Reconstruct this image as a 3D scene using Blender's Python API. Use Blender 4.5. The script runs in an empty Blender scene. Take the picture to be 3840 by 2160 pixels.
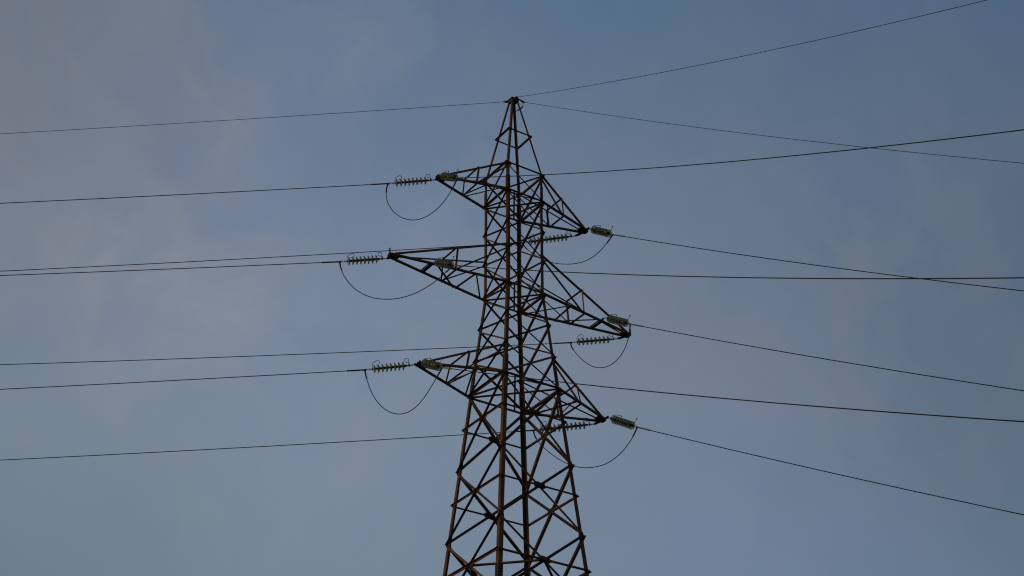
import bpy, bmesh, math, random
from mathutils import Vector, Matrix
random.seed(7)
scene = bpy.context.scene
COL = scene.collection
R = math.radians

# ------------------------------------------------------------------ camera
cam_data = bpy.data.cameras.new('camera')
cam = bpy.data.objects.new('camera', cam_data); COL.objects.link(cam)
yaw, pitch, roll = R(56.57235), R(31.15796), R(-0.10049)
fw = Vector((math.cos(yaw)*math.cos(pitch), math.sin(yaw)*math.cos(pitch), math.sin(pitch)))
rt = Vector((math.sin(yaw), -math.cos(yaw), 0)); up = rt.cross(fw)
r2 = rt*math.cos(roll) + up*math.sin(roll); u2 = up*math.cos(roll) - rt*math.sin(roll)
cam.matrix_world = Matrix(((r2.x, u2.x, -fw.x, -28.9334), (r2.y, u2.y, -fw.y, -43.7184),
                           (r2.z, u2.z, -fw.z, 1.6874), (0, 0, 0, 1)))
cam_data.sensor_width = 36.0; cam_data.lens = 36.0*6338.70/3840.0
cam_data.clip_start = 0.1; cam_data.clip_end = 20000
scene.camera = cam

# ------------------------------------------------------------------ world: dusk sky with thin cloud
world = bpy.data.worlds.new("World"); scene.world = world; world.use_nodes = True
nt = world.node_tree; nt.nodes.clear()
def N(kind, **kw):
    n = nt.nodes.new(kind)
    for k, v in kw.items(): setattr(n, k, v)
    return n
def link(a, b): nt.links.new(a, b)
SUN_AZ, SUN_EL = 170.0, 9.0          # degrees, azimuth counted from +X towards +Y
out = N('ShaderNodeOutputWorld'); bg = N('ShaderNodeBackground'); link(bg.outputs[0], out.inputs[0])
BG = 0.10
bg.inputs['Strength'].default_value = BG
sky = N('ShaderNodeTexSky', sky_type='NISHITA')
sky.sun_disc = False; sky.sun_elevation = R(SUN_EL); sky.sun_rotation = R(90 - SUN_AZ)
sky.air_density = 1.0; sky.dust_density = 1.6; sky.ozone_density = 1.5
tc = N('ShaderNodeTexCoord')
DIR = tc.outputs['Generated']
def mathn(op, a, b=None, clamp=False):
    n = N('ShaderNodeMath', operation=op, use_clamp=clamp)
    for i, v in enumerate((a, b)):
        if v is None: continue
        if isinstance(v, (int, float)): n.inputs[i].default_value = v
        else: link(v, n.inputs[i])
    return n.outputs[0]
def noise(vec, scale, detail, rough=.55, dist=0.0, lac=2.0):
    n = N('ShaderNodeTexNoise'); link(vec, n.inputs['Vector'])
    n.inputs['Scale'].default_value = scale; n.inputs['Detail'].default_value = detail
    n.inputs['Roughness'].default_value = rough; n.inputs['Distortion'].default_value = dist
    n.inputs['Lacunarity'].default_value = lac
    return n
# directions warped by soft turbulence so cloud edges fray
wn = noise(DIR, 7.0, 5, .6)
wsub = N('ShaderNodeVectorMath', operation='SUBTRACT'); link(wn.outputs['Color'], wsub.inputs[0]); wsub.inputs[1].default_value = (.5, .5, .5)
wsc = N('ShaderNodeVectorMath', operation='SCALE'); link(wsub.outputs[0], wsc.inputs[0]); wsc.inputs['Scale'].default_value = .13
wadd = N('ShaderNodeVectorMath', operation='ADD'); link(DIR, wadd.inputs[0]); link(wsc.outputs[0], wadd.inputs[1])
wnrm = N('ShaderNodeVectorMath', operation='NORMALIZE'); link(wadd.outputs[0], wnrm.inputs[0]); WDIR = wnrm.outputs[0]
def azel(az, el): return (math.cos(R(az))*math.cos(R(el)), math.sin(R(az))*math.cos(R(el)), math.sin(R(el)))
def blob(az, el, radius, src=None):
    d = N('ShaderNodeVectorMath', operation='DOT_PRODUCT'); link(src or WDIR, d.inputs[0]); d.inputs[1].default_value = azel(az, el)
    m = N('ShaderNodeMapRange', interpolation_type='SMOOTHERSTEP'); link(d.outputs['Value'], m.inputs['Value'])
    m.inputs['From Min'].default_value = math.cos(R(radius)); m.inputs['From Max'].default_value = 1.0
    return m.outputs[0]
def mix(fac, a, b):
    n = N('ShaderNodeMix', data_type='RGBA')
    if isinstance(fac, (int, float)): n.inputs[0].default_value = fac
    else: link(fac, n.inputs[0])
    for i, v in ((6, a), (7, b)):
        if isinstance(v, tuple): n.inputs[i].default_value = (*v, 1)
        else: link(v, n.inputs[i])
    return n.outputs[2]
# fibrous high cloud, stretched along one heading
mp = N('ShaderNodeMapping'); link(WDIR, mp.inputs['Vector']); mp.inputs['Rotation'].default_value = (R(20), R(35), R(30)); mp.inputs['Scale'].default_value = (1.0, 2.2, 1.3)
n1 = noise(mp.outputs[0], 5.5, 7, .58, .4)
n2 = noise(DIR, 26.0, 6, .6, .2)
# thin cloud veil: brightness and tint known at a set of sky directions, blended smoothly over the warped direction
SKY_K = 110
SKY_ANCHORS = [(37, 21, 0.1372, 0.2046, 0.2728), (46, 21, 0.1495, 0.2210, 0.3608), (55, 21, 0.1635, 0.2408, 0.3430), (65, 21, 0.1636, 0.2145, 0.2770), (75.5, 21, 0.1210, 0.1690, 0.2333), (37, 27, 0.0711, 0.1120, 0.1381), (46, 27, 0.1437, 0.1761, 0.2369), (55, 27, 0.2084, 0.2475, 0.3112), (65, 27, 0.2470, 0.2973, 0.3671), (75.5, 27, 0.1996, 0.2717, 0.3572), (37, 33, 0.0963, 0.1383, 0.2147), (46, 33, 0.2026, 0.2263, 0.2699), (55, 33, 0.1747, 0.2191, 0.3114), (65, 33, 0.2284, 0.2791, 0.3814), (75.5, 33, 0.2132, 0.2123, 0.2412), (37, 39.5, 0.0376, 0.0989, 0.2197), (46, 39.5, 0.0790, 0.1457, 0.2347), (55, 39.5, 0.0390, 0.1159, 0.2277), (65, 39.5, 0.1150, 0.1729, 0.2788), (75.5, 39.5, 0.1171, 0.1491, 0.1912)]

PATCHES = [(71.8, 38.5, 2.6, 0.8), (66.1, 37.9, 2.4, 0.8), (67.5, 36.2, 1.6, 0.6), (62.8, 39.6, 2.0, 0.6), (54.0, 36.5, 1.4, 0.5), (41.9, 32.8, 3.6, 0.7), (71.8, 32.5, 2.4, 0.5), (69.6, 29.6, 2.4, 0.4), (50.1, 29.5, 2.4, 0.5), (68.7, 31.3, 1.6, 0.4), (73.3, 31.7, 1.5, 0.4), (70.3, 36.8, 1.7, -0.9), (66.7, 39.8, 1.8, -0.8), (63.9, 34.9, 2.6, -0.7), (67.7, 34.6, 1.3, -0.5), (74.2, 39.0, 1.2, -0.4), (75.1, 27.7, 1.8, -0.5), (59.6, 37.1, 1.8, -0.4), (47.2, 32.4, 2.0, -0.4), (50.1, 35.7, 1.6, -0.4), (64.4, 28.1, 2.2, -0.4)]

wsum = None; csum = None
for az_, el_, cr, cg, cb in SKY_ANCHORS:
    d = N('ShaderNodeVectorMath', operation='DOT_PRODUCT'); link(WDIR, d.inputs[0]); d.inputs[1].default_value = azel(az_, el_)
    w_ = mathn('EXPONENT', mathn('MULTIPLY', mathn('SUBTRACT', d.outputs['Value'], 1.0), SKY_K))
    sc = N('ShaderNodeVectorMath', operation='SCALE'); sc.inputs[0].default_value = (cr, cg, cb); link(w_, sc.inputs['Scale'])
    if wsum is None: wsum, csum = w_, sc.outputs[0]
    else:
        wsum = mathn('ADD', wsum, w_); ad = N('ShaderNodeVectorMath', operation='ADD'); link(csum, ad.inputs[0]); link(sc.outputs[0], ad.inputs[1]); csum = ad.outputs[0]
nrm = N('ShaderNodeVectorMath', operation='SCALE'); link(csum, nrm.inputs[0]); link(mathn('DIVIDE', 1.0/BG, wsum), nrm.inputs['Scale'])
# wisps: greyer and lighter where the fibrous noise is high, bluer between
wis = N('ShaderNodeMapRange', interpolation_type='SMOOTHSTEP'); link(n1.outputs['Fac'], wis.inputs['Value'])
wis.inputs['From Min'].default_value = .34; wis.inputs['From Max'].default_value = .66
n3 = noise(WDIR, 17.0, 7, .62, .5)
mot = N('ShaderNodeMapRange', interpolation_type='SMOOTHSTEP'); link(n3.outputs['Fac'], mot.inputs['Value']); mot.inputs['From Min'].default_value = .33; mot.inputs['From Max'].default_value = .67
wamt = mathn('ADD', mathn('MULTIPLY', wis.outputs[0], .4), mathn('ADD', mathn('MULTIPLY', mot.outputs[0], .42), mathn('MULTIPLY', n2.outputs['Fac'], .2)))
for az_, el_, r_, amp in PATCHES:
    frayed = mathn('MULTIPLY', blob(az_, el_, r_*1.5), mathn('ADD', mathn('MULTIPLY', mot.outputs[0], .9), .45))
    wamt = mathn('ADD', wamt, mathn('MULTIPLY', frayed, amp*.48))
wcl = N('ShaderNodeClamp'); link(wamt, wcl.inputs['Value']); wcl.inputs['Min'].default_value = -.35; wcl.inputs['Max'].default_value = 1.35; wamt = wcl.outputs[0]
bank = mathn('ADD', mathn('MULTIPLY', mathn('MAXIMUM', blob(69, 36.5, 14), mathn('MULTIPLY', blob(40, 31, 10), .6)), 1.0), .38)
cool = mix(bank, (1, 1, 1), (.87, .93, .98)); warm = mix(bank, (1, 1, 1), (1.09, 1.045, .985))
def mixv(f, a, c_):
    m = mix(f, a, c_); m.node.clamp_factor = False; return m
veil = N('ShaderNodeMix', data_type='RGBA', blend_type='MULTIPLY'); veil.inputs[0].default_value = 1
link(nrm.outputs[0], veil.inputs[6]); link(mixv(wamt, cool, warm), veil.inputs[7])
near = N('ShaderNodeMapRange', interpolation_type='SMOOTHSTEP'); dd_ = N('ShaderNodeVectorMath', operation='DOT_PRODUCT'); link(DIR, dd_.inputs[0]); dd_.inputs[1].default_value = azel(56.6, 31)
link(dd_.outputs['Value'], near.inputs['Value']); near.inputs['From Min'].default_value = math.cos(R(62)); near.inputs['From Max'].default_value = math.cos(R(30))
near.inputs['To Max'].default_value = .97
link(mix(near.outputs[0], sky.outputs[0], veil.outputs[2]), bg.inputs['Color'])

# ------------------------------------------------------------------ sun, low behind thin cloud
sun_data = bpy.data.lights.new('sun', 'SUN'); sun_data.energy = 0.25; sun_data.angle = R(10); sun_data.color = (1, .84, .66)
sun = bpy.data.objects.new('sun', sun_data); COL.objects.link(sun)
sun.rotation_euler = Vector(azel(SUN_AZ, SUN_EL)).to_track_quat('Z', 'Y').to_euler()
vs = scene.view_settings
scene.cycles.filter_width = 1.15
vs.view_transform = 'Standard'; vs.look = 'None'; vs.exposure = 0; vs.gamma = 1; vs.use_curve_mapping = False

# ------------------------------------------------------------------ materials
def material(name, base, rough=.7, metal=0.0, var=.35, scale=4.0, base2=None, bump=.02, spec=.15):
    m = bpy.data.materials.new(name); m.use_nodes = True; t = m.node_tree; b = t.nodes['Principled BSDF']
    b.inputs['Roughness'].default_value = rough; b.inputs['Metallic'].default_value = metal; b.inputs['Specular IOR Level'].default_value = spec
    c = t.nodes.new('ShaderNodeTexCoord'); n = t.nodes.new('ShaderNodeTexNoise'); n.inputs['Scale'].default_value = scale; n.inputs['Detail'].default_value = 8
    n.inputs['Roughness'].default_value = .65
    t.links.new(c.outputs['Object'], n.inputs['Vector'])
    r = t.nodes.new('ShaderNodeValToRGB'); t.links.new(n.outputs['Fac'], r.inputs[0])
    b2 = base2 or tuple(x*(1-var) for x in base)
    r.color_ramp.elements[0].position = .38; r.color_ramp.elements[0].color = (*b2, 1)
    r.color_ramp.elements[1].position = .62; r.color_ramp.elements[1].color = (*base, 1)
    n2_ = t.nodes.new('ShaderNodeTexNoise'); n2_.inputs['Scale'].default_value = scale*6; n2_.inputs['Detail'].default_value = 6
    t.links.new(c.outputs['Object'], n2_.inputs['Vector'])
    mx = t.nodes.new('ShaderNodeMix'); mx.data_type = 'RGBA'; mx.blend_type = 'MULTIPLY'; mx.inputs[0].default_value = .25
    t.links.new(r.outputs[0], mx.inputs[6]); t.links.new(n2_.outputs['Color'], mx.inputs[7])
    t.links.new(mx.outputs[2], b.inputs['Base Color'])
    bp = t.nodes.new('ShaderNodeBump'); bp.inputs['Strength'].default_value = bump; bp.inputs['Distance'].default_value = .004
    t.links.new(n2_.outputs['Fac'], bp.inputs['Height']); t.links.new(bp.outputs[0], b.inputs['Normal'])
    return m
RUST = material('rusted_steel', (.165, .080, .043), .9, 0, .5, 1.1, (.090, .046, .030))
RUST2 = material('rusted_steel_grey', (.12, .062, .038), .9, 0, .5, 1.6, (.065, .045, .035))
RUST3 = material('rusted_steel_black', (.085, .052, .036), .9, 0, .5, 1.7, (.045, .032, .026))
RUST4 = material('rusted_steel_ochre', (.22, .112, .058), .9, 0, .5, 2.1, (.12, .068, .042))
def pick(): return random.choices((RUST, RUST2, RUST3, RUST4), (4, 3, 2.2, 1.6))[0]
CAPM = material('rusted_cap_iron', (.22, .09, .045), .75, 0, .5, 9, (.11, .055, .035))
HARD = material('dark_hardware_steel', (.06, .045, .038), .6, .3, .4, 8)
WIREM = material('weathered_conductor', (.035, .031, .03), .65, .3, .3, 3)
CLAMP = material('aluminium_clamp', (.22, .19, .165), .6, .3, .3, 6)
CONC = material('concrete', (.35, .34, .32), .9, 0, .3, 1.0)
def glass_mat():
    m = bpy.data.materials.new('green_insulator_glass'); m.use_nodes = True; t = m.node_tree; b = t.nodes['Principled BSDF']
    b.inputs['Base Color'].default_value = (.70, .86, .76, 1); b.inputs['Roughness'].default_value = .08
    b.inputs['Transmission Weight'].default_value = .82; b.inputs['IOR'].default_value = 1.5
    c = t.nodes.new('ShaderNodeTexCoord'); n = t.nodes.new('ShaderNodeTexNoise'); n.inputs['Scale'].default_value = 14; n.inputs['Detail'].default_value = 5
    t.links.new(c.outputs['Object'], n.inputs['Vector'])
    r = t.nodes.new('ShaderNodeValToRGB'); t.links.new(n.outputs['Fac'], r.inputs[0])
    r.color_ramp.elements[0].color = (.46, .51, .32, 1); r.color_ramp.elements[1].color = (.72, .79, .62, 1)
    r.color_ramp.elements[0].position = .35; r.color_ramp.elements[1].position = .65
    t.links.new(r.outputs[0], b.inputs['Base Color'])
    return m
GLASS = glass_mat()

# ------------------------------------------------------------------ helpers
def V(*a): return Vector(a[0] if len(a) == 1 else a)
def finish(name, bm, mat, parent=None, smooth=False):
    bmesh.ops.recalc_face_normals(bm, faces=bm.faces)
    me = bpy.data.meshes.new(name); bm.to_mesh(me); bm.free(); me.materials.append(mat)
    if smooth:
        for p in me.polygons: p.use_smooth = True
    o = bpy.data.objects.new(name, me); COL.objects.link(o)
    if parent: o.parent = parent
    return o
def empty(name, loc=(0, 0, 0)):
    o = bpy.data.objects.new(name, None); o.location = loc; o.empty_display_size = .2; COL.objects.link(o); return o
def tag(o, label, cat, group=None):
    o['label'] = label; o['category'] = cat
    if group: o['group'] = group
    return o
def angle(bm, p, q, n, w, t=.009, side=1, off=0.0, out=False, centre=True, ext=.0, w2=None):
    """rolled steel angle from p to q; one flange in the plane whose outward normal is n, the other at right angles"""
    p, q, n = V(p), V(q), V(n); d = (q-p).normalized(); n = (n - d*n.dot(d)).normalized(); u = n.cross(d)*side
    p = p - d*ext + n*off; q = q + d*ext + n*off; w2 = w2 or w
    s = 1 if out else -1
    if centre: p = p - u*w/2; q = q - u*w/2
    prof = [(0, 0), (w, 0), (w, s*t), (t, s*t), (t, s*w2), (0, s*w2)]
    a = [bm.verts.new(p + u*x + n*y) for x, y in prof]; b = [bm.verts.new(q + u*x + n*y) for x, y in prof]
    for i in range(6): bm.faces.new((a[i], a[(i+1) % 6], b[(i+1) % 6], b[i]))
    for f in (a, b): bm.faces.new((f[0], f[1], f[2], f[3])); bm.faces.new((f[0], f[3], f[4], f[5]))
def corner_angle(bm, p, q, e1, e2, w, t=.011):
    """leg angle: corner line p-q, flanges running along e1 and e2"""
    p, q, e1, e2 = V(p), V(q), V(e1), V(e2)
    prof = [(0, 0), (w, 0), (w, t), (t, t), (t, w), (0, w)]
    a = [bm.verts.new(p + e1*x + e2*y) for x, y in prof]; b = [bm.verts.new(q + e1*x + e2*y) for x, y in prof]
    for i in range(6): bm.faces.new((a[i], a[(i+1) % 6], b[(i+1) % 6], b[i]))
    for f in (a, b): bm.faces.new((f[0], f[1], f[2], f[3])); bm.faces.new((f[0], f[3], f[4], f[5]))
def obox(bm, c, ex, ey, ez, sx, sy, sz):
    c, ex, ey, ez = V(c), V(ex).normalized(), V(ey).normalized(), V(ez).normalized()
    v = [bm.verts.new(c + ex*sx/2*i + ey*sy/2*j + ez*sz/2*k) for i in (-1, 1) for j in (-1, 1) for k in (-1, 1)]
    for f in ((0, 1, 3, 2), (4, 6, 7, 5), (0, 4, 5, 1), (2, 3, 7, 6), (0, 2, 6, 4), (1, 5, 7, 3)): bm.faces.new([v[i] for i in f])
def prism(bm, pts, n, t):
    """flat plate: polygon pts thickened along n"""
    n = V(n).normalized()*t/2
    a = [bm.verts.new(V(p)+n) for p in pts]; b = [bm.verts.new(V(p)-n) for p in pts]
    bm.faces.new(a); bm.faces.new(b[::-1]); k = len(a)
    for i in range(k): bm.faces.new((a[i], b[i], b[(i+1) % k], a[(i+1) % k]))
def tube(bm, pts, r, seg=8, caps=True):
    pts = [V(p) for p in pts]; rings = []
    d0 = (pts[1]-pts[0]).normalized(); ref = V((0, 0, 1)) if abs(d0.z) < .9 else V((1, 0, 0)); u = d0.cross(ref).normalized()
    for i, p in enumerate(pts):
        d = ((pts[min(i+1, len(pts)-1)] - pts[max(i-1, 0)])).normalized()
        u = (u - d*u.dot(d)).normalized(); v = d.cross(u); rr = r[i] if isinstance(r, (list, tuple)) else r
        rings.append([bm.verts.new(p + (u*math.cos(2*math.pi*k/seg) + v*math.sin(2*math.pi*k/seg))*rr) for k in range(seg)])
    for a, b in zip(rings, rings[1:]):
        for k in range(seg): bm.faces.new((a[k], a[(k+1) % seg], b[(k+1) % seg], b[k]))
    if caps: bm.faces.new(rings[0][::-1]); bm.faces.new(rings[-1])
def lathe(bm, prof, seg=28, closed=False):
    """profile of (x, r) spun round the x axis"""
    rings = [[bm.verts.new((x, r*math.cos(2*math.pi*k/seg), r*math.sin(2*math.pi*k/seg))) for k in range(seg)] for x, r in prof]
    m = len(rings)
    for i in range(m if closed else m-1):
        a, b = rings[i], rings[(i+1) % m]
        for k in range(seg): bm.faces.new((a[k], a[(k+1) % seg], b[(k+1) % seg], b[k]))
    if not closed: bm.faces.new(rings[0][::-1]); bm.faces.new(rings[-1])
def ball(bm, c, r):
    bmesh.ops.create_icosphere(bm, subdivisions=2, radius=r, matrix=Matrix.Translation(V(c)))
def catmull(pts, k=6):
    pts = [V(p) for p in pts]; o = []
    P = [pts[0]*2-pts[1]] + pts + [pts[-1]*2-pts[-2]]
    for i in range(1, len(P)-2):
        for j in range(k):
            t = j/k; o.append(.5*((2*P[i]) + (P[i+1]-P[i-1])*t + (2*P[i-1]-5*P[i]+4*P[i+1]-P[i+2])*t*t + (3*P[i]-P[i-1]-3*P[i+1]+P[i+2])*t**3))
    o.append(pts[-1]); return o

# ------------------------------------------------------------------ ground (below the picture)
bm = bmesh.new(); n_ = 40; size = 6000
gv = [[bm.verts.new((-size+2*size*i/n_, -size+2*size*j/n_, 0)) for j in range(n_+1)] for i in range(n_+1)]
for i in range(n_):
    for j in range(n_): bm.faces.new((gv[i][j], gv[i+1][j], gv[i+1][j+1], gv[i][j+1]))
g = finish('ground', bm, material('dusk_grass', (.10, .085, .05), .95, 0, .4, .2, (.07, .055, .035)))
g['kind'] = 'structure'

# ------------------------------------------------------------------ tower
Z = dict(T=41.88, S=40.08, t1=38.205, b1=37.0, p1=35.70, p2=34.43, b2=33.0, q1=31.737, q2=30.434, b3=29.092,
         c1=26.205, c2=23.598, c3=20.80, c4=17.6, c5=14.0, c6=9.8, c7=5.0, g=0.0)
Z['t2'] = 34.62; Z['t3'] = 30.28
def half(z):
    if z >= Z['t1']: return .13 + (.782-.13)*(Z['T']-z)/(Z['T']-Z['t1'])
    if z >= Z['b2']: return .782
    if z >= Z['b3']: return .782 + (1.135-.782)*(Z['b2']-z)/(Z['b2']-Z['b3'])
    return 1.135 + .0890*(Z['b3']-z)
LEG = {'N': (-1, -1), 'R': (1, -1), 'L': (-1, 1), 'B': (1, 1)}
def lp(leg, z):
    if isinstance(z, str): z = Z[z]
    a = half(z); s = LEG[leg]; return V((s[0]*a, s[1]*a, z))
FACES = [('N', 'L', (-1, 0, 0)), ('R', 'N', (0, -1, 0)), ('R', 'B', (1, 0, 0)), ('B', 'L', (0, 1, 0))]
tower = empty('lattice_tower')
tag(tower, 'tall rusty brown steel lattice pylon with six cross arms and pointed top', 'pylon')
def part(name, bm, mat=RUST, parent=tower, label=None):
    o = finish(name, bm, mat, parent)
    if label: o['label'] = label
    return o
# legs, with bolted splice angles
for leg, s in LEG.items():
    bm = bmesh.new(); e1 = V((-s[0], 0, 0)); e2 = V((0, -s[1], 0))
    for z0, z1, w in (('T', 't1', .082), ('t1', 'b1', .095), ('b1', 'b2', .115), ('b2', 'b3', .118), ('b3', 'c2', .145), ('c2', 'c5', .16), ('c5', 'g', .18)):
        corner_angle(bm, lp(leg, z0), lp(leg, z1), e1, e2, w)
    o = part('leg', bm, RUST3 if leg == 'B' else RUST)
    for z0, z1, w in ((Z['b1']+.09, Z['b1']+.66, .125), (Z['b3']+.12, Z['b3']+.78, .15), (Z['c3']+.2, Z['c3']+1.0, .185)):
        bm = bmesh.new(); k = .012
        p0, p1 = lp(leg, z0), lp(leg, z1); offv = V((s[0], s[1], 0))*k
        corner_angle(bm, p0+offv, p1+offv, e1, e2, w, .010)
        nb = 7
        for i in range(nb):
            c = p0.lerp(p1, (i+.5)/nb)+offv
            for e, m_ in ((e1, e2), (e2, e1)):
                cc = c + e*w*.55 - m_*.012; obox(bm, cc, e, m_, (0, 0, 1), .026, .03, .026)
        part('splice_plate', bm, RUST2, o)
    bm = bmesh.new(); b0 = lp(leg, 'g'); obox(bm, (b0.x, b0.y, .12), (1, 0, 0), (0, 1, 0), (0, 0, 1), .9, .9, .5); part('concrete_footing', bm, CONC)
# X bracing, every bar a part
def brace(p, q, n, w, outside, ext=.05, side=1, name='diagonal_brace', mat=RUST, off=None):
    bm = bmesh.new(); w = w*1.1; off = (.006 if outside else -.016) if off is None else off
    angle(bm, p, q, n, w, off=off, out=outside, ext=ext, side=side)
    d = (V(q)-V(p)).normalized(); n_ = V(n); m_ = n_.cross(d)
    for c in (V(p)+d*.02, V(p)+d*.10, V(q)-d*.02, V(q)-d*.10):      # bolts through the end of the bar
        obox(bm, c+n_*(off+(.008 if outside else .004)), d, m_, n_, .026, .026, .03)
    return part(name, bm, mat)
panels = [('t1', 'b1', .058, .046), ('b1', 'p1', .062, .048), ('p1', 'p2', .062, .048), ('p2', 'b2', .062, .048), ('b2', 'q1', .066, .05), ('q1', 'q2', .066, .052),
          ('q2', 'b3', .07, .055), ('b3', 'c1', .085, .075), ('c1', 'c2', .085, .075), ('c2', 'c3', .085, .075), ('c3', 'c4', .09, .08), ('c4', 'c5', .09, .08), ('c5', 'c6', .1, .09), ('c6', 'c7', .1, .09), ('c7', 'g', .1, .09)]
for z0, z1, wa, wb in panels:
    for i, (a, b, n) in enumerate(FACES):
        dz = .05
        brace(lp(a, Z[z0]-dz), lp(b, Z[z1]+dz), n, wa, True, side=-1 if i in (0, 1, 3) else 1, mat=pick())
        brace(lp(b, Z[z0]-dz), lp(a, Z[z1]+dz), n, wb, False, side=1 if i in (0, 3) else -1, mat=pick())
# rings
RING_ORDER = [('N', 'L', (-1, 0, 0)), ('N', 'R', (0, -1, 0)), ('R', 'B', (1, 0, 0)), ('L', 'B', (0, 1, 0))]
for zl, w in (('S', .062), ('t1', .068), ('b1', .07), ('b2', .07), ('b3', .08)):
    for a, b, n in RING_ORDER:
        brace(lp(a, zl), lp(b, zl), n, w, True, .055, name='horizontal_brace', off=.019, mat=pick())
# rings through the crossings of the big panels, with gusset plates
for z0, z1 in (('b3', 'c1'), ('c1', 'c2'), ('c2', 'c3'), ('c3', 'c4'), ('c4', 'c5'), ('c5', 'c6'), ('c6', 'c7')):
    a0, a1 = half(Z[z0]), half(Z[z1]); zm = Z[z0] + (Z[z1]-Z[z0])*a0/(a0+a1); mids = {}
    for i, (a, b, n) in enumerate(RING_ORDER):
        w = .075 if z0 == 'c2' else .06
        brace(lp(a, zm), lp(b, zm), n, w, True, .05, name='horizontal_brace', off=.024)
        m = (lp(a, zm)+lp(b, zm))/2; mids[i] = m; e = (lp(b, zm)-lp(a, zm)).normalized()
        bm = bmesh.new(); c = m + V(n)*.02
        prism(bm, [c+e*x+V((0, 0, 1))*y for x, y in ((-.24, .05), (-.1, .13), (.2, .09), (.25, -.05), (.1, -.13), (-.2, -.09))], n, .012)
        for x, y in ((-.16, .0), (-.06, .05), (.06, -.05), (.16, .0), (.0, .0)):
            obox(bm, c+e*x+V((0, 0, 1))*y+V(n)*.012, e, (0, 0, 1), n, .03, .03, .03)
        part('gusset_plate', bm, RUST2)
    if z0 in ('c2', 'c5'):
        for i, j in ((0, 1), (1, 2), (2, 3), (3, 0)):
            brace(mids[i], mids[j], (0, 0, -1), .08, False, .0, name='plan_brace', off=.02)
# plan bracing at the arm levels
for zl in ('b1', 'b2', 'b3'):
    z = Z[zl]; a = half(z)
    brace((-a, a, z), (a, -a, z), (0, 0, -1), .07, False, 0, name='plan_brace', off=.03)
    brace((-a*.62, -a, z), (a*.68, a, z), (0, 0, -1), .055, False, .02, name='plan_brace', off=-.03)
# gussets on the legs where arms join
for zl in ('t1', 'b1', 't2', 'b2', 't3', 'b3'):
    for leg, s in LEG.items():
        p = lp(leg, zl); bm = bmesh.new(); c = p + V((-s[0]*.09, s[1]*.017, -.03))
        prism(bm, [c+V((x, 0, y)) for x, y in ((-.05, -.06), (.06, -.09), (.075, .04), (.03, .09), (-.04, .08))], (0, 1, 0), .01)
        c = p + V((s[0]*.017, -s[1]*.08, -.03))
        prism(bm, [c+V((0, x, y)) for x, y in ((-.05, -.08), (.05, -.08), (.06, .08), (-.05, .07))], (1, 0, 0), .01)
        for k in range(3): obox(bm, p + V((-s[0]*(.03+.06*k), s[1]*.026, -.02)), (1, 0, 0), (0, 1, 0), (0, 0, 1), .03, .02, .03)
        part('gusset_plate', bm, RUST2)

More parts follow.
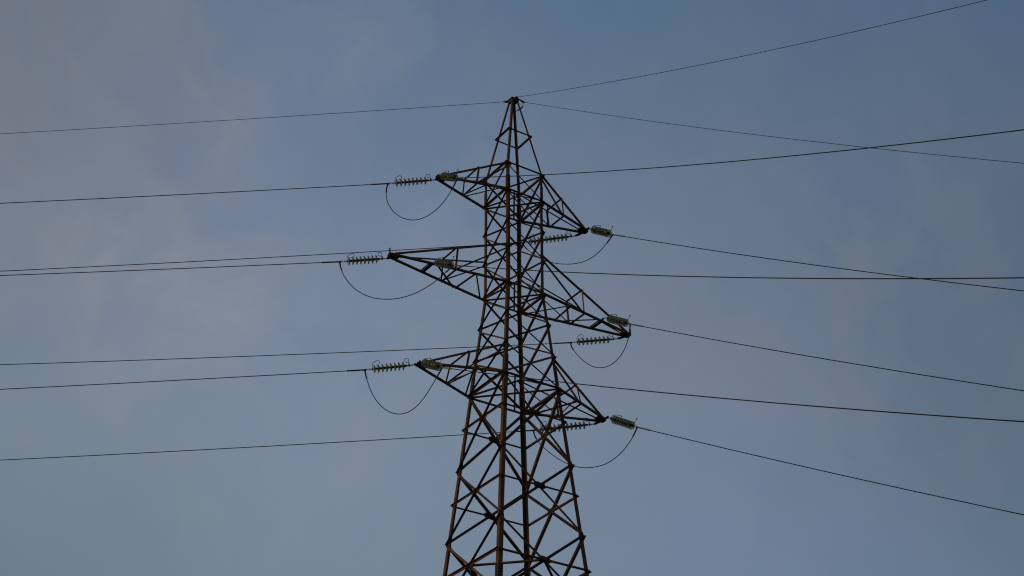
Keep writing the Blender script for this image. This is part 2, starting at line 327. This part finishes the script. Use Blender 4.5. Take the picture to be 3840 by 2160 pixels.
# ------------------------------------------------------------------ cross arms
def arm(sx, zt, zb, A, style, near, far):
    zt_, zb_ = Z[zt], Z[zb]; at, ab = half(zt_), half(zb_)
    tipx = sx*A
    tn = V((tipx, -.10, zb_)); tf = V((tipx, .10, zb_))
    bn0, bf0 = V((sx*ab, -ab, zb_)), V((sx*ab, ab, zb_)); tn0, tf0 = V((sx*at, -at, zt_)), V((sx*at, at, zt_))
    ttn, ttf = V((tipx-sx*.16, -.13, zb_+.07)), V((tipx-sx*.16, .13, zb_+.07))
    bm = bmesh.new(); dn = (0, 0, -1)
    sd = -sx
    angle(bm, bn0, tn, dn, .072, side=sd, centre=False); angle(bm, bf0, tf, dn, .070, side=sd, centre=False)
    angle(bm, tn0, ttn, (0, -1, 0), .062, side=sx, out=False); angle(bm, tf0, ttf, (0, 1, 0), .062, side=-sx, out=False)
    body = part('cross_arm', bm)
    def sub(p, q, n, w=.05, name='arm_lacing', side=1, off=-.012, ext=.02, out=False):
        b = bmesh.new(); angle(b, p, q, n, w, t=.007, off=off, side=side, ext=ext, out=out); return part(name, b, pick(), body)
    f = .455; F = lambda p, q, k: p.lerp(q, k)
    sbn, sbf = F(bn0, tn, f), F(bf0, tf, f); stn, stf = F(tn0, ttn, f), F(tf0, ttf, f)
    sub(stn, sbn, (0, -1, 0), .058, 'arm_post', sx, .004, out=True); sub(stf, sbf, (0, 1, 0), .058, 'arm_post', -sx, .004, out=True)
    sub(stn, stf, (0, 0, -1), .05, ext=.04); sub(sbn, sbf, (0, 0, 1), .05, off=-.02)
    low = V((0, 0, -.17))
    sub(sbn, tn0+low, (0, -1, 0), .05, side=-sx); sub(sbf, tf0+low, (0, 1, 0), .05, side=sx)
    if style == 'short': sub(F(bf0, tf, .43), F(bn0, tn, .11), (0, 0, 1), .05, off=-.02)
    elif style == 'low':
        sub(F(bn0, tn, .37), F(bf0, tf, .08), (0, 0, 1), .05, off=-.02)
        sub(F(bf0, tf, .43), F(bn0, tn, .33), (0, 0, 1), .05, off=-.02)
    else:
        sub(F(bf0, tf, .04), F(bn0, tn, .27), (0, 0, 1), .05, off=-.02)
        sub(F(bn0, tn, .29), F(bf0, tf, .31), (0, 0, 1), .05, off=-.02)
        sub(F(bf0, tf, .33), F(bn0, tn, .60), (0, 0, 1), .05, off=-.02)
        p, q = F(bf0, tf, .655), F(bn0, tn, .655)
        b = bmesh.new(); e = (q-p).normalized(); q2 = V((near[0], near[1]+.06, zb_)); p = p-e*.0
        x = V((1, 0, 0))*.068
        prism(b, [p-x+V((0, 0, -.02)), p+x+V((0, 0, -.02)), q+x+V((0, 0, -.02)), q2+x*.5+V((0, 0, -.02)), q2-x*.5+V((0, 0, -.02)), q-x+V((0, 0, -.02))], (0, 0, 1), .014)
        for sgn in (-1, 1): obox(b, (p+q)/2+x*sgn+V((0, 0, .025)), x, e, (0, 0, 1), .012, (q-p).length, .055)
        part('hanger_beam', b, RUST2, body)
    # tip: two flat plates tying the chords together, with ears for the strings
    b = bmesh.new(); zz = zb_
    for dz in (-.028, .05):
        o_ = V((tipx, 0, zz+dz))
        prism(b, [o_+V((sx*x, y, 0)) for x, y in ((.03, -.12), (.045, .04), (.0, .14), (-.22, .15), (-.34, .13), (-.34, -.13), (-.14, -.15))], (0, 0, 1), .014)
    for hook in ([near] if style != 'long' else []) + [far]:
        h = V(hook); base = V((tipx-sx*.1, .08 if h.y > 0 else -.08, zz-.01)); e = h-base; L = e.length; e.normalize(); w_ = V((0, 0, 1)).cross(e)
        prism(b, [base-w_*.09-e*.1, base+w_*.09-e*.1, h+w_*.05-e*.02, h+e*.05+w_*.02, h+e*.05-w_*.02, h-w_*.05-e*.02], (0, 0, 1), .024)
        obox(b, h+V((0, 0, .02)), e, w_, (0, 0, 1), .07, .05, .07)
    for x, y in ((.0, -.06), (.0, .07), (-.1, .09), (-.1, -.1), (-.22, .1), (-.22, -.1)):
        obox(b, (tipx+sx*x, y, zz-.045), (1, 0, 0), (0, 1, 0), (0, 0, 1), .034, .034, .03)
    obox(b, (tipx-sx*.02, -.02, zz+.02), (1, 0, 0), (0, 1, 0), (0, 0, 1), .03, .2, .07)
    part('tip_plate', b, RUST2, body)
    if style == 'long':
        b = bmesh.new(); obox(b, (tipx+sx*.03, -.06, zz+.12), (1, 0, 0), (0, 1, 0), (0, 0, 1), .02, .09, .26); part('tip_bracket', b, RUST2, body)
    return body
STRINGS = {
 'TLn': ([-3.321, -0.143, 36.97], [-3.435, -1.62, 35.983], 8),
 'TLf': ([-3.296, 0.124, 36.97], [-4.81, 0.998, 36.73], 8),
 'MLn': ([-3.679, -0.515, 32.97], [-3.777, -2.013, 32.013], 8),
 'MLf': ([-5.13, 0.164, 32.97], [-6.571, 0.996, 32.774], 8),
 'BLn': ([-3.929, -0.193, 29.062], [-3.965, -1.723, 28.153], 8),
 'BLf': ([-3.968, 0.058, 29.062], [-5.432, 0.903, 28.816], 8),
 'TRn': ([3.243, -0.275, 36.97], [3.289, -1.718, 35.928], 8),
 'TRf': ([3.144, 0.394, 36.97], [1.357, 1.425, 36.579], 10),
 'MRn': ([3.58, -0.646, 32.97], [3.606, -2.13, 31.988], 8),
 'MRf': ([4.955, 0.34, 32.97], [3.377, 1.251, 32.74], 8),
 'BRn': ([3.81, -0.32, 29.062], [3.97, -1.808, 28.098], 8),
 'BRf': ([3.741, 0.35, 29.062], [1.806, 1.467, 28.743], 11),
}
WIRES = {
 'TLf': ([-4.81, 0.998, 36.73], 150, -0.10741, 0.000450, 13.7),
 'TRf': ([1.357, 1.425, 36.579], 150, -0.10971, 0.000450, 19.4),
 'MLf': ([-6.571, 0.996, 32.774], 150, -0.08873, 0.000450, 11.5),
 'MRf': ([3.377, 1.251, 32.74], 150, -0.08500, 0.000450, 20.9),
 'BLf': ([-5.432, 0.903, 28.816], 150, -0.09663, 0.000450, 12.0),
 'BRf': ([1.806, 1.467, 28.743], 150, -0.09780, 0.000450, 18.7),
 'TRn': ([3.289, -1.718, 35.928], -82, -0.63182, 0.001666, 16.1),
 'MRn': ([3.606, -2.13, 31.988], -82, -0.59406, 0.001249, 14.9),
 'BRn': ([3.97, -1.808, 28.098], -82, -0.57476, 0.001118, 14.3),
 'TLn': ([-3.435, -1.62, 35.983], -88, -0.55471, 0.001828, 23.0),
 'MLn': ([-3.777, -2.013, 32.013], -88, -0.55757, 0.001561, 22.2),
 'BLn': ([-3.965, -1.723, 28.153], -88, -0.52567, 0.001160, 22.0),
 'EL': ([-0.298, 0.31, 41.9], 150, -0.13156, 0.000450, 18.9),
 'ER2': ([0.462, -0.131, 41.92], -82, -0.71218, 0.001704, 20.2),
 'ER1': ([0.122, -0.188, 42.0], -88, -0.52039, 0.001994, 21.5),
}
JUMPERS = {
 'TL': [[-4.81, 0.998, 36.73], [-4.83, 1.036, 36.62], [-4.844, 1.063, 36.455], [-4.845, 1.065, 36.252], [-4.824, 1.025, 36.006], [-4.779, 0.94, 35.744], [-4.708, 0.805, 35.465], [-4.599, 0.596, 35.175], [-4.465, 0.341, 34.94], [-4.333, 0.091, 34.787], [-4.204, -0.156, 34.704], [-4.076, -0.4, 34.7], [-3.949, -0.64, 34.766], [-3.824, -0.879, 34.903], [-3.712, -1.092, 35.078], [-3.626, -1.257, 35.27], [-3.552, -1.397, 35.529], [-3.503, -1.49, 35.721], [-3.435, -1.62, 35.983]],
 'ML': [[-6.571, 0.996, 32.774], [-6.565, 0.989, 32.689], [-6.534, 0.956, 32.467], [-6.472, 0.889, 32.238], [-6.39, 0.801, 32.006], [-6.267, 0.668, 31.74], [-6.113, 0.502, 31.496], [-5.929, 0.304, 31.285], [-5.731, 0.091, 31.125], [-5.52, -0.136, 31.034], [-5.31, -0.362, 30.977], [-5.103, -0.585, 30.959], [-4.897, -0.807, 30.994], [-4.692, -1.028, 31.076], [-4.488, -1.247, 31.203], [-4.332, -1.416, 31.339], [-4.176, -1.584, 31.49], [-4.098, -1.667, 31.591], [-3.989, -1.785, 31.739], [-3.865, -1.919, 31.909], [-3.777, -2.013, 32.013]],
 'BL': [[-5.432, 0.903, 28.816], [-5.428, 0.895, 28.741], [-5.402, 0.848, 28.551], [-5.359, 0.771, 28.252], [-5.301, 0.667, 27.948], [-5.231, 0.543, 27.665], [-5.15, 0.397, 27.403], [-5.045, 0.209, 27.155], [-4.929, 0.002, 26.964], [-4.815, -0.202, 26.841], [-4.703, -0.402, 26.771], [-4.593, -0.6, 26.766], [-4.484, -0.795, 26.834], [-4.377, -0.987, 26.976], [-4.294, -1.135, 27.154], [-4.224, -1.261, 27.338], [-4.153, -1.387, 27.548], [-4.083, -1.512, 27.782], [-4.024, -1.618, 27.899], [-3.965, -1.723, 28.153]],
 'TR': [[1.357, 1.425, 36.579], [1.347, 1.441, 36.502], [1.405, 1.347, 36.337], [1.52, 1.16, 36.054], [1.646, 0.955, 35.829], [1.817, 0.677, 35.546], [1.971, 0.426, 35.362], [2.039, 0.315, 35.301], [2.208, 0.04, 35.168], [2.377, -0.235, 35.077], [2.545, -0.508, 35.026], [2.699, -0.759, 35.038], [2.84, -0.989, 35.117], [2.968, -1.196, 35.256], [3.068, -1.36, 35.437], [3.155, -1.501, 35.625], [3.227, -1.617, 35.734], [3.289, -1.718, 35.928]],
 'MR': [[3.377, 1.251, 32.74], [3.377, 1.252, 32.586], [3.383, 1.159, 32.431], [3.396, 0.971, 32.178], [3.413, 0.711, 31.839], [3.433, 0.416, 31.487], [3.459, 0.047, 31.175], [3.481, -0.284, 30.977], [3.503, -0.614, 30.842], [3.526, -0.945, 30.785], [3.549, -1.278, 30.817], [3.566, -1.539, 30.906], [3.582, -1.766, 31.076], [3.592, -1.923, 31.277], [3.598, -2.007, 31.484], [3.602, -2.06, 31.651], [3.604, -2.091, 31.801], [3.606, -2.13, 31.988]],
 'BR': [[1.806, 1.467, 28.743], [1.806, 1.467, 28.587], [1.84, 1.414, 28.443], [1.91, 1.309, 28.234], [1.993, 1.183, 28.022], [2.132, 0.973, 27.74], [2.311, 0.703, 27.446], [2.461, 0.475, 27.227], [2.598, 0.268, 27.071], [2.747, 0.042, 26.944], [2.924, -0.226, 26.864], [3.115, -0.515, 26.84], [3.279, -0.762, 26.874], [3.443, -1.011, 26.983], [3.582, -1.221, 27.139], [3.708, -1.411, 27.35], [3.807, -1.562, 27.571], [3.879, -1.671, 27.776], [3.93, -1.748, 27.938], [3.97, -1.808, 28.098]],
}

def SA(k): return STRINGS[k][0]
for sx, c in ((-1, 'L'), (1, 'R')):
    arm(sx, 't1', 'b1', 3.33, 'short', SA('T'+c+'n'), SA('T'+c+'f'))
    arm(sx, 't2', 'b2', 5.17, 'long', SA('M'+c+'n'), SA('M'+c+'f'))
    arm(sx, 't3', 'b3', 3.88, 'low', SA('B'+c+'n'), SA('B'+c+'f'))

# ------------------------------------------------------------------ tower head
bm = bmesh.new(); zt = Z['T']; a = half(zt)
for s1, s2, n in (((-1, -1), (-1, 1), (-1, 0, 0)), ((-1, -1), (1, -1), (0, -1, 0)), ((1, -1), (1, 1), (1, 0, 0)), ((-1, 1), (1, 1), (0, 1, 0))):
    p = V((s1[0]*a, s1[1]*a, zt-.03)); q = V((s2[0]*a, s2[1]*a, zt-.03)); angle(bm, p, q, n, .11, off=.014, ext=.03)
obox(bm, (0, 0, zt+.02), (1, 0, 0), (0, 1, 0), (0, 0, 1), .36, .36, .014)
angle(bm, (0.0, -.14, zt+.06), (.43, -.10, zt+.06), (0, 0, -1), .07, side=1)
part('head_frame', bm, RUST2)
def wedge(tip, base, w, name='earth_wire_clamp'):
    tip, base = V(tip), V(base); d = (tip-base).normalized(); s = d.cross(V((0, 0, 1))).normalized(); u = s.cross(d)
    b = bmesh.new(); L = (tip-base).length
    ps = [(base, w, w*.55), (base+d*L*.45, w*.75, w*.5), (tip, w*.16, w*.16)]
    rings = [[b.verts.new(c + s*x*ww/2 + u*y*hh/2) for x, y in ((-1, -1), (1, -1), (1, 1), (-1, 1))] for c, ww, hh in ps]
    for r_, q_ in zip(rings, rings[1:]):
        for i in range(4): b.faces.new((r_[i], r_[(i+1) % 4], q_[(i+1) % 4], q_[i]))
    b.faces.new(rings[0]); b.faces.new(rings[-1]); obox(b, base-d*.03, d, s, u, .07, w*.5, .03)
    part(name, b, RUST2)
WE = {k: V(WIRES[k][0]) for k in ('EL', 'ER1', 'ER2')}
def wdir(k):
    _, az, t, c, _s = WIRES[k]; return V((math.cos(R(az)), math.sin(R(az)), t)).normalized()
wedge(WE['EL'], WE['EL']-wdir('EL')*.26+V((0, 0, .0)), .11)
wedge(WE['ER1'], WE['ER1']-wdir('ER1')*.16, .10)
wedge(WE['ER2'], WE['ER2']-wdir('ER2')*.2, .12)
bm = bmesh.new()   # bonding jumper under the right earth wire clamp
tube(bm, catmull([(.43, -.05, 41.9), (.40, -.03, 41.72), (.33, .0, 41.6), (.22, .0, 41.55), (.12, -.02, 41.42), (.02, .0, 41.22)]), .009, 6)
for c in ((.40, -.03, 41.74), (.36, -.02, 41.66), (.28, .0, 41.58), (.22, .0, 41.52)): obox(bm, c, (1, 1, 0), (1, -1, .3), (0, .3, 1), .05, .06, .045)
tube(bm, [(-.33, -.2, 41.22), (-.2, -.21, 41.22)], .008, 6); ball(bm, (-.2, -.21, 41.22), .02)
part('bonding_cable', bm, HARD)

# ------------------------------------------------------------------ insulator strings
def glass_mesh():
    bm = bmesh.new()
    prof = [(-.014, .030), (-.012, .060), (-.004, .092), (.008, .118), (.020, .136), (.032, .146), (.044, .149), (.053, .146), (.056, .140), (.050, .134), (.036, .126), (.034, .116), (.056, .110), (.057, .105),
            (.032, .098), (.028, .086), (.052, .081), (.052, .076), (.026, .068), (.022, .056), (.038, .051), (.036, .045), (.018, .036), (.012, .030)]
    lathe(bm, prof, 36, closed=True); bmesh.ops.recalc_face_normals(bm, faces=bm.faces)
    me = bpy.data.meshes.new('glass_disc'); bm.to_mesh(me); bm.free(); me.materials.append(GLASS)
    for p in me.polygons: p.use_smooth = True
    return me
def cap_mesh():
    bm = bmesh.new()
    lathe(bm, [(-.112, .020), (-.110, .030), (-.086, .036), (-.060, .040), (-.030, .047), (-.012, .053), (.004, .053), (.006, .030), (.02, .020), (.036, .016), (.044, .02)], 20)
    bmesh.ops.recalc_face_normals(bm, faces=bm.faces)
    me = bpy.data.meshes.new('metal_cap'); bm.to_mesh(me); bm.free(); me.materials.append(CAPM)
    return me
GM, CM = glass_mesh(), cap_mesh()
def add_obj(name, me, parent, loc=(0, 0, 0)):
    o = bpy.data.objects.new(name, me); COL.objects.link(o); o.parent = parent; o.location = loc; return o
HORN_LINE_LOOP = [(0, 0, .03), (0, 0, .08), (-.024, .0, .19), (-.054, 0, .24), (-.13, 0, .285), (-.2, .0, .31), (-.247, 0, .285), (-.265, 0, .235), (-.24, 0, .18), (-.187, 0, .14), (-.13, 0, .115)]
HORN_TOWER_LOOP = [(0, 0, .02), (-.006, 0, .10), (-.009, 0, .22), (.006, 0, .255), (.06, .0, .27), (.105, 0, .268), (.122, 0, .225), (.108, 0, .17), (.07, 0, .13), (.02, 0, .105), (-.03, 0, .09), (-.045, 0, .05), (-.03, 0, .01)]
HORN_LINE_ROD = [(0, 0, .0), (.0, 0, .1), (.05, 0, .21), (.085, 0, .265), (.06, 0, .295)]
HORN_TOWER_ROD = [(0, 0, .0), (.03, 0, .12), (.25, 0, .185), (.48, 0, .205), (.52, 0, .195)]
LABELS = {
 'TLn': 'stubby green glass insulator string at upper left arm tip, seen nearly end on', 'TLf': 'green glass insulator string reaching left from the upper left arm tip',
 'MLn': 'stubby green glass insulator string hung from a beam partway along the middle left arm', 'MLf': 'leftmost insulator string, pale green discs at the tip of the long middle left arm',
 'BLn': 'stubby green glass insulator string at the lowest left arm tip, seen nearly end on', 'BLf': 'green glass insulator string reaching left from the lowest left arm tip',
 'TRn': 'green glass insulator string pointing right from the upper right arm tip', 'TRf': 'pale glass insulator string under the upper right arm, partly behind the tower legs',
 'MRn': 'green glass insulator string lying across the end of the middle right arm', 'MRf': 'pale eight disc insulator string hanging clear below the middle right arm',
 'BRn': 'green glass insulator string pointing right from the lowest right arm tip', 'BRf': 'longest pale insulator string, under the lowest right arm, passing behind a tower leg'}
for k, (A, C, n) in STRINGS.items():
    A, C = V(A), V(C); d = (C-A).normalized(); side = V((0, 0, 1)).cross(d).normalized(); upv = d.cross(side)
    farw = k.endswith('f'); Lc = (C-A).length
    root = empty('insulator_string', A)
    root.matrix_world = Matrix(((d.x, side.x, upv.x, A.x), (d.y, side.y, upv.y, A.y), (d.z, side.z, upv.z, A.z), (0, 0, 0, 1)))
    tag(root, LABELS[k], 'insulator', 'glass insulator strings on the cross arms')
    s0 = .375; pitch = (Lc - .375 - .355)/(n-1)
    bm = bmesh.new()    # shackle and links at the tower end, socket and links at the line end
    def ring_link(x0, x1, w, plane):
        xm = (x0+x1)/2; h = (x1-x0)/2; pts = []
        for i in range(17):
            t = 2*math.pi*i/16; cx, cy = math.cos(t), math.sin(t); px = xm + (h-w)*(1 if cx > 0 else -1)*min(1, abs(cx)*1.8) + w*cx*.6; py = w*cy
            pts.append((px, py, 0) if plane else (px, 0, py))
        tube(bm, pts, .009, 6, caps=False)
    ring_link(-.02, .19, .026, farw); obox(bm, (.205, 0, 0), (1, 0, 0), (0, 1, 0), (0, 0, 1), .05, .035, .09); tube(bm, [(.2, 0, 0), (.29, 0, 0)], .017, 8)
    finish('tower_link', bm, HARD, root); bm = bmesh.new()
    e = s0+pitch*(n-1)
    tube(bm, [(e+.02, 0, 0), (e+.10, 0, 0)], .02, 8); obox(bm, (e+.095, 0, 0), (1, 0, 0), (0, 1, 0), (0, 0, 1), .03, .04, .12)
    ring_link(e+.10, e+.21, .024, True); ring_link(e+.18, e+.30, .024, False); tube(bm, [(e+.28, 0, 0), (Lc, 0, 0)], .016, 8)
    finish('line_link', bm, HARD, root)
    for i in range(n):
        g_ = add_obj('glass_disc', GM, root, (s0+pitch*i, 0, 0)); add_obj('metal_cap', CM, g_)
    for base, lp_ in ((.215, HORN_TOWER_LOOP if farw else HORN_TOWER_ROD), (e+.10, HORN_LINE_LOOP if farw else HORN_LINE_ROD)):
        bm = bmesh.new(); pts = catmull([(base+x, y, z) for x, y, z in lp_], 5); tube(bm, pts, .0095, 6)
        if not farw: ball(bm, pts[-1], .024)
        finish('arcing_horn', bm, HARD, root, True)
    # dead-end sleeve along the wire, in world directions carried into the string's frame
    inv = root.matrix_world.inverted(); _, az, t, c, _s = WIRES[k]; w = V((math.cos(R(az)), math.sin(R(az)), 0))
    bm = bmesh.new(); pts = []
    for i in range(5):
        s = -.03 + .62*i/4; pts.append(inv @ (C + w*s + V((0, 0, t*s))))
    tube(bm, pts + [pts[-1] + (pts[-1]-pts[-2]).normalized()*.03], [.030, .026, .026, .026, .026, .014], 10); ball(bm, pts[0], .036)
    finish('dead_end_clamp', bm, CLAMP if not farw else HARD, root, True)
    root['_k'] = 0; del root['_k']

# ------------------------------------------------------------------ wires
WL = {
 'TLf': 'black conductor running far left from the upper left arm', 'MLf': 'black conductor far left from the longest left arm tip, lower of a close pair',
 'BLf': 'black conductor running far left from the lowest left arm', 'TRf': 'black conductor behind the tower from the upper right arm, upper of a close pair',
 'MRf': 'black conductor running left behind the tower from the middle right arm', 'BRf': 'lowest conductor on the left, passing behind the tower to the lowest right arm',
 'TLn': 'thick black conductor from the upper left arm, rising to the right edge', 'MLn': 'thick black conductor from the middle left arm running almost level to the right edge',
 'BLn': 'thick black conductor from the lowest left arm sloping gently down to the right edge', 'TRn': 'black conductor sloping down to the right from the upper right arm tip',
 'MRn': 'black conductor sloping down to the right from the middle right arm', 'BRn': 'steepest black conductor, falling to the right from the lowest right arm',
 'EL': 'thin earth wire running left from the very top of the tower', 'ER1': 'thin earth wire rising from the tower top to the top right corner', 'ER2': 'thin earth wire falling to the right from the tower top'}
for k, (C, az, t, c, smax) in WIRES.items():
    C = V(C); w = V((math.cos(R(az)), math.sin(R(az)), 0)); earth = k.startswith('E')
    farw = k.endswith('f') or k == 'EL'; S = 195.0 if farw else 42.0
    n = 90; pts = []
    for i in range(n+1):
        s = S*(i/n)**1.3; pts.append(C + w*s + V((0, 0, t*s + c*s*s)))
    bm = bmesh.new(); tube(bm, pts, .0092 if earth else (.0148 if farw else .0148), 8)
    o = finish('earth_wire' if earth else 'conductor', bm, WIREM, None, True)
    tag(o, WL[k], 'earth wire' if earth else 'power line', 'earth wires at the tower top' if earth else 'conductors strung from the cross arms')
JL = {'TL': 'drooping black jumper loop below the upper left arm tip', 'ML': 'widest black jumper loop, hanging below the long middle left arm', 'BL': 'deep black jumper loop below the lowest left arm tip',
      'TR': 'black jumper loop below the upper right arm, passing behind the tower leg', 'MR': 'round black jumper loop hanging from the middle right arm tip', 'BR': 'black jumper loop below the lowest right arm, crossing behind the tower leg'}
for k, P in JUMPERS.items():
    pts = [V(p) for p in P]
    for _ in range(2): pts = [pts[0]] + [(pts[i-1]+pts[i]*2+pts[i+1])/4 for i in range(1, len(pts)-1)] + [pts[-1]]
    pts = catmull(pts, 5); root = bmesh.new(); tube(root, pts, .0145, 8)
    o = finish('jumper_cable', root, WIREM, None, True); tag(o, JL[k], 'jumper cable', 'jumper loops under the cross arms')
    for sq in (pts, pts[::-1]):
        acc = 0; lug = [sq[0]]
        for a_, b_ in zip(sq, sq[1:]):
            acc += (b_-a_).length; lug.append(b_)
            if acc > .36: break
        bm = bmesh.new(); tube(bm, lug, .026, 8); dd = (lug[1]-lug[0]).normalized(); mid = lug[min(2, len(lug)-1)]
        obox(bm, lug[0]+dd*.06, dd, dd.orthogonal(), dd.cross(dd.orthogonal()), .13, .055, .03)
        for q_ in (.03, .09): obox(bm, lug[0]+dd*q_, dd, dd.orthogonal(), dd.cross(dd.orthogonal()), .022, .08, .05)
        finish('terminal_lug', bm, HARD, o)
